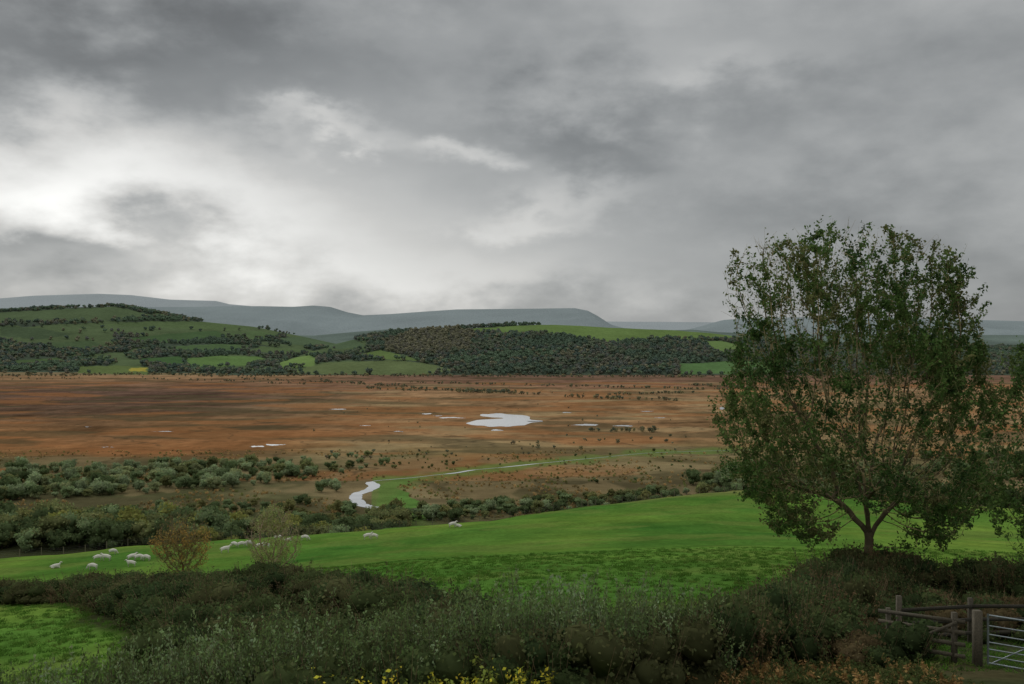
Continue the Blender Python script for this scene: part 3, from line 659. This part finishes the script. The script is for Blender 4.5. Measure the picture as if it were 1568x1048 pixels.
# ---------------- sheep
WOOL=vmat('sheep_wool',.95,0,30,.15,.8)
def sheep_mesh(pose):
    if pose=='graze': nk=[(.52,0,.66,.13),(.68,0,.42,.09),(.74,0,.28,.085),(.84,0,.12,.05)]
    elif pose=='lie': nk=[(.5,0,.5,.13),(.6,0,.7,.09),(.68,0,.74,.085),(.84,0,.66,.05)]
    else: nk=[(.52,0,.82,.13),(.63,0,.98,.09),(.72,0,1.0,.085),(.88,0,.9,.05)]
    dz=0 if pose!='lie' else -.36
    v=[(-.4,0,.68+dz,.23),(-.1,0,.67+dz,.28),(.2,0,.67+dz,.27),(.4,0,.69+dz,.2)];e=[(0,1),(1,2),(2,3)]
    pr=3
    for q in nk: v.append(q);e.append((pr,len(v)-1));pr=len(v)-1
    hd=len(v)-2
    for s in(-1,1):
        v.append((nk[2][0]-.03,s*.13,nk[2][2]+.03,.025));e.append((hd,len(v)-1))
    v.append((-.62,0,.66+dz,.05));e.append((0,len(v)-1));v.append((-.67,0,.5+dz*.8,.035));e.append((len(v)-2,len(v)-1))
    for s in(-1,1):
        if pose!='lie':
            for b,chn in((0,[(-.42,s*.14,.48,.11),(-.52,s*.14,.3,.045),(-.47,s*.14,.14,.032),(-.45,s*.14,.02,.035)]),(3,[(.36,s*.12,.46,.085),(.37,s*.12,.27,.042),(.36,s*.12,.12,.03),(.38,s*.12,.02,.034)])):
                p_=b
                for q in chn: v.append(q);e.append((p_,len(v)-1));p_=len(v)-1
        else:
            for b,chn in((0,[(-.4,s*.2,.15,.1),(-.15,s*.24,.07,.045)]),(3,[(.4,s*.12,.16,.07),(.55,s*.12,.05,.04)])):
                p_=b
                for q in chn: v.append(q);e.append((p_,len(v)-1));p_=len(v)-1
    me=bpy.data.meshes.new('sk');me.from_pydata([q[:3] for q in v],e,[]);ob=bpy.data.objects.new('sk',me);scene.collection.objects.link(ob)
    md=ob.modifiers.new('s','SKIN');
    for i_,q in enumerate(v): me.skin_vertices[0].data[i_].radius=(q[3],q[3])
    me.skin_vertices[0].data[0].use_root=True
    ob.modifiers.new('u','SUBSURF').levels=2
    dg=bpy.context.evaluated_depsgraph_get();dg.update();m2=bpy.data.meshes.new_from_object(ob.evaluated_get(dg))
    bpy.data.objects.remove(ob,do_unlink=True)
    k=len(m2.vertices);co=np.zeros(k*3);m2.vertices.foreach_get('co',co);co=co.reshape(-1,3)
    C=np.tile(np.array([.76,.73,.66]),(k,1));face=(co[:,0]>nk[2][0]-.06);leg=(co[:,2]<.36)&(pose!='lie')&(np.abs(co[:,1])>.05)&(co[:,0]<.5)
    C[face]=(.6,.56,.5);C[leg]=(.5,.46,.4)
    for nm_ in [a_.name for a_ in m2.color_attributes]: m2.color_attributes.remove(m2.color_attributes[nm_])
    ca=m2.color_attributes.new('Col','FLOAT_COLOR','POINT');ca.data.foreach_set('color',np.c_[C,np.ones(k)].astype(np.float32).ravel())
    m2.materials.clear();m2.materials.append(WOOL);m2.polygons.foreach_set('use_smooth',np.ones(len(m2.polygons),bool));m2.name='sheep_'+pose
    return m2
sm_={p:sheep_mesh(p) for p in('graze','stand','lie')}
yy=np.linspace(40,230,4000)
for (a,b,p,r) in [(85,866,'lie',.3),(142,869,'graze',3.0),(150,855,'graze',.2),(163,855,'stand',2.9),(173,845,'graze',0),(202,854,'stand',.4),(201,864,'stand',3.3),(213,854,'graze',.1),(224,855,'graze',2.8),(345,843,'stand',.3),(359,834,'graze',3.0),(370,834,'graze',.2),(382,833,'graze',3.2),(397,837,'stand',.2),(407,836,'graze',2.9),(426,824,'graze',.1),(441,825,'lie',.2),(467,824,'graze',0),(563,822,'stand',.1),(573,821.5,'graze',3.1),(693,804,'stand',.15),(702,803,'lie',3)]:
    u=(a-CX)/F;hz=H(u*yy,yy);ray=ZC-(b+4-CY)/F*yy;k=np.where(ray<=hz)[0]
    y0=yy[k[0]] if len(k) else 150.
    y0=min(y0,float(edge_y(np.array([u*y0]))[0])-2);x0=u*y0
    ob=bpy.data.objects.new('sheep',sm_[p]);ob.location=(x0,y0,float(H(np.array([x0]),np.array([y0]))[0])-.01);ob.rotation_euler=(0,0,r+rng.uniform(-.3,.3));s=rng.uniform(.76,.9);ob.scale=(s,s,s)
    scene.collection.objects.link(ob)
# ---------------- fences, gate
WOOD=vmat('weathered_timber',.85,0,25,.35,.5);METAL=vmat('galvanised_steel',.45,.7,12,.2,.1)
mb=MB();wc_=S((96,88,74),.5);d=np.r_[0,np.cumsum(np.hypot(*np.diff(edge,axis=0).T))]
s=np.arange(20,d[-1]-60,2.9);fx=np.interp(s,d,edge[:,0]);fy=np.interp(s,d,edge[:,1])+1.2;fz=H(fx,fy)
for x0,y0,z0 in zip(fx,fy,fz): tubes(mb,[(x0,y0,z0-.2)],[(x0+rng.normal()*.03,y0,z0+1.15+rng.uniform(-.05,.1))],[.06],[.055],wc_*rng.uniform(.4,.8),6)
for hz in(.25,.5,.75,1.0):
    p=np.c_[fx,fy,fz+hz];tubes(mb,p[:-1],p[1:],.006,.006,S((80,80,78),.6),3)
mb.done('wire_fence',WOOD)
hz1=lambda x,y:float(H(np.array([x]),np.array([y]))[0])
mb=MB();wd=S((80,74,60),.75)
def post(x,y,h,w,c=wd):
    z=hz1(x,y);beam(mb,(x,y,z-.3),(x,y,z+h),w,w,c*rng.uniform(.8,1.1));return z
A_=(9.3,24.6);B_=(10.35,23.3);G_=(10.75,23.0)
za=post(A_[0],A_[1],1.15,.1);zb=post(B_[0],B_[1],1.2,.11);zg=post(G_[0],G_[1],1.28,.17)
post(9.95,25.6,1.35,.12)
for hh_ in(.25,.52,.8,1.05):
    beam(mb,(A_[0]-.2,A_[1]+.2-.08,za+hh_),(B_[0]+.15,B_[1]-.15-.08,zb+hh_-.02),.035,.09,wd*rng.uniform(.8,1.15))
beam(mb,(A_[0],A_[1]-.12,za+.15),(B_[0],B_[1]-.12,zb+1.0),.03,.07,wd*.9)
q=[(10.0,25.6),(12.2,26.5),(14.4,27.4),(16.6,28.2)]
for c_ in q[1:]: post(c_[0],c_[1],1.2,.11,wd*.6)
for c0,c1 in zip(q[:-1],q[1:]):
    for hh_ in(.3,.65,1.0): beam(mb,(c0[0],c0[1]-.08,hz1(*c0)+hh_),(c1[0],c1[1]-.08,hz1(*c1)+hh_),.035,.09,wd*rng.uniform(.35,.5))
mb.done('timber_fence',WOOD)
mb=MB();gc=S((128,136,138),.7)
g0=np.array([10.95,22.9]);g1=np.array([13.9,21.2]);zb_=zg+.1;z1=zb_-.12
def gp(f,h): p=g0*(1-f)+g1*f;return np.array([p[0],p[1],zb_*(1-f)+z1*f+h])
for h_ in(0,.16,.32,.48,.66,.86,1.1): tubes(mb,[gp(0,h_)],[gp(1,h_)],[.016 if 0<h_<1.1 else .022],[.016 if 0<h_<1.1 else .022],gc,8)
for f in(0,1): tubes(mb,[gp(f,-.03)],[gp(f,1.13)],[.026],[.026],gc,8)
for f in(.5,): tubes(mb,[gp(f,0)],[gp(f,1.1)],[.018],[.018],gc,8)
tubes(mb,[gp(.02,0),gp(.98,0)],[gp(.5,1.1),gp(.5,1.1)],[.016]*2,[.016]*2,gc,8)
mb.done('metal_farm_gate',METAL)
# ---------------- sky
w=bpy.data.worlds.new('World');scene.world=w;w.use_nodes=True;nt=w.node_tree;nt.nodes.clear();N=nt.nodes.new;L=nt.links.new
def val(o,s): 
    if isinstance(s,(int,float)): o.default_value=s
    else: L(s,o)
def M(op,a,b=None,c=None):
    q=N('ShaderNodeMath');q.operation=op;val(q.inputs[0],a)
    if b is not None: val(q.inputs[1],b)
    if c is not None: val(q.inputs[2],c)
    return q.outputs[0]
tc=N('ShaderNodeTexCoord');sep=N('ShaderNodeSeparateXYZ');L(tc.outputs['Generated'],sep.inputs[0]);dx,dy,dz=sep.outputs
den=M('ADD',M('MAXIMUM',dz,0),.3);qx=M('DIVIDE',dx,den);qy=M('DIVIDE',dy,den)
cb=N('ShaderNodeCombineXYZ');L(qx,cb.inputs[0]);L(qy,cb.inputs[1]);cb.inputs[2].default_value=3.7
def nz(vec,s,d,r=.55,dist=0.):
    t=N('ShaderNodeTexNoise');t.inputs['Scale'].default_value=s;t.inputs['Detail'].default_value=d;t.inputs['Roughness'].default_value=r;t.inputs['Distortion'].default_value=dist;L(vec,t.inputs['Vector']);return t
n_big=nz(cb.outputs[0],2.0,4,.58)
st=N('ShaderNodeCombineXYZ');L(dx,st.inputs[0]);L(M('MULTIPLY',dy,.6),st.inputs[1]);L(M('MULTIPLY',dz,1.9),st.inputs[2])
n_fine=nz(st.outputs[0],6.5,6,.55)
sx_n=M('SUBTRACT',n_fine.outputs['Fac'],.5);sb_n=M('SUBTRACT',n_big.outputs['Fac'],.5)
az=M('MULTIPLY_ADD',sb_n,.34,M('ARCTAN2',dx,dy));el=M('MULTIPLY_ADD',sx_n,.22,M('ARCSINE',dz))
pv=N('ShaderNodeCombineXYZ');L(az,pv.inputs[0]);L(el,pv.inputs[1])
G=[(70,270,240,80,.44),(330,340,260,75,.34),(500,203,75,20,.26),(645,243,70,22,.28),(800,305,115,28,.18),(640,430,320,60,.28),(950,40,110,80,.08),(1110,125,90,32,.13),(100,170,80,30,.08),
 (10,75,180,60,-.14),(330,110,240,60,-.13),(1330,400,260,100,-.11),(860,225,190,40,-.13),(90,405,170,18,-.16),(620,20,300,50,-.05)]
acc=.37
for (gx_,gy_,sx_,sy_,am) in G:
    a0=math.atan((gx_-CX)/F);e0=math.atan((CY-gy_)/F*math.cos(a0));kx=F/(sx_*1.1);ky=F/(sy_*1.1)
    v=N('ShaderNodeVectorMath');v.operation='MULTIPLY_ADD';L(pv.outputs[0],v.inputs[0]);v.inputs[1].default_value=(kx,ky,0);v.inputs[2].default_value=(-a0*kx,-e0*ky,0)
    dt=N('ShaderNodeVectorMath');dt.operation='DOT_PRODUCT';L(v.outputs[0],dt.inputs[0]);L(v.outputs[0],dt.inputs[1])
    acc=M('MULTIPLY_ADD',M('POWER',math.exp(-1),dt.outputs['Value']),am,acc)
zen=N('ShaderNodeMapRange');zen.interpolation_type='SMOOTHSTEP';L(dz,zen.inputs['Value']);zen.inputs['From Min'].default_value=.36;zen.inputs['From Max'].default_value=.9;zen.inputs['To Min'].default_value=0;zen.inputs['To Max'].default_value=.3
acc=M('ADD',acc,zen.outputs[0])
mod=M('MULTIPLY_ADD',sx_n,1.05,M('MULTIPLY_ADD',sb_n,.55,1.0))
Lm=M('MAXIMUM',M('MULTIPLY',acc,mod),.12)
cr=N('ShaderNodeMapRange');L(Lm,cr.inputs['Value']);cr.inputs['From Min'].default_value=.2;cr.inputs['From Max'].default_value=.6
tint=N('ShaderNodeMix');tint.data_type='RGBA';L(cr.outputs[0],tint.inputs['Factor']);tint.inputs['A'].default_value=(.95,1.0,1.02,1);tint.inputs['B'].default_value=(1.0,1.0,.975,1)
cm=N('ShaderNodeVectorMath');cm.operation='SCALE';L(tint.outputs['Result'],cm.inputs[0]);L(Lm,cm.inputs['Scale'])
sky=N('ShaderNodeTexSky');sky.sky_type='NISHITA';sky.sun_disc=False;sky.sun_elevation=math.radians(38);sky.sun_rotation=math.radians(-35)
ss=N('ShaderNodeVectorMath');ss.operation='SCALE';L(sky.outputs[0],ss.inputs[0]);ss.inputs['Scale'].default_value=.06
mx=N('ShaderNodeMix');mx.data_type='RGBA';mx.inputs['Factor'].default_value=.95;L(ss.outputs[0],mx.inputs['A']);L(cm.outputs[0],mx.inputs['B'])
bg=N('ShaderNodeBackground');bg.inputs['Strength'].default_value=1.0;L(mx.outputs['Result'],bg.inputs['Color']);o=N('ShaderNodeOutputWorld');L(bg.outputs[0],o.inputs[0])
sl=bpy.data.lights.new('sun','SUN');sl.energy=.9;sl.angle=math.radians(25);sl.color=(1,.97,.92)
so=bpy.data.objects.new('sun',sl);scene.collection.objects.link(so)
el_,az_=math.radians(38),math.radians(-35)
dv=Vector((math.sin(az_)*math.cos(el_),math.cos(az_)*math.cos(el_),math.sin(el_)));so.rotation_euler=dv.to_track_quat('Z','Y').to_euler()
# ---------------- camera
cam=bpy.data.cameras.new('camera');cam.lens=35;cam.sensor_width=36;cam.clip_end=60000;cam.clip_start=.1
co=bpy.data.objects.new('camera',cam);scene.collection.objects.link(co);co.location=(0,0,ZC);co.rotation_euler=(math.radians(90),0,0);scene.camera=co
scene.view_settings.view_transform='Standard';scene.view_settings.look='None';scene.view_settings.exposure=0
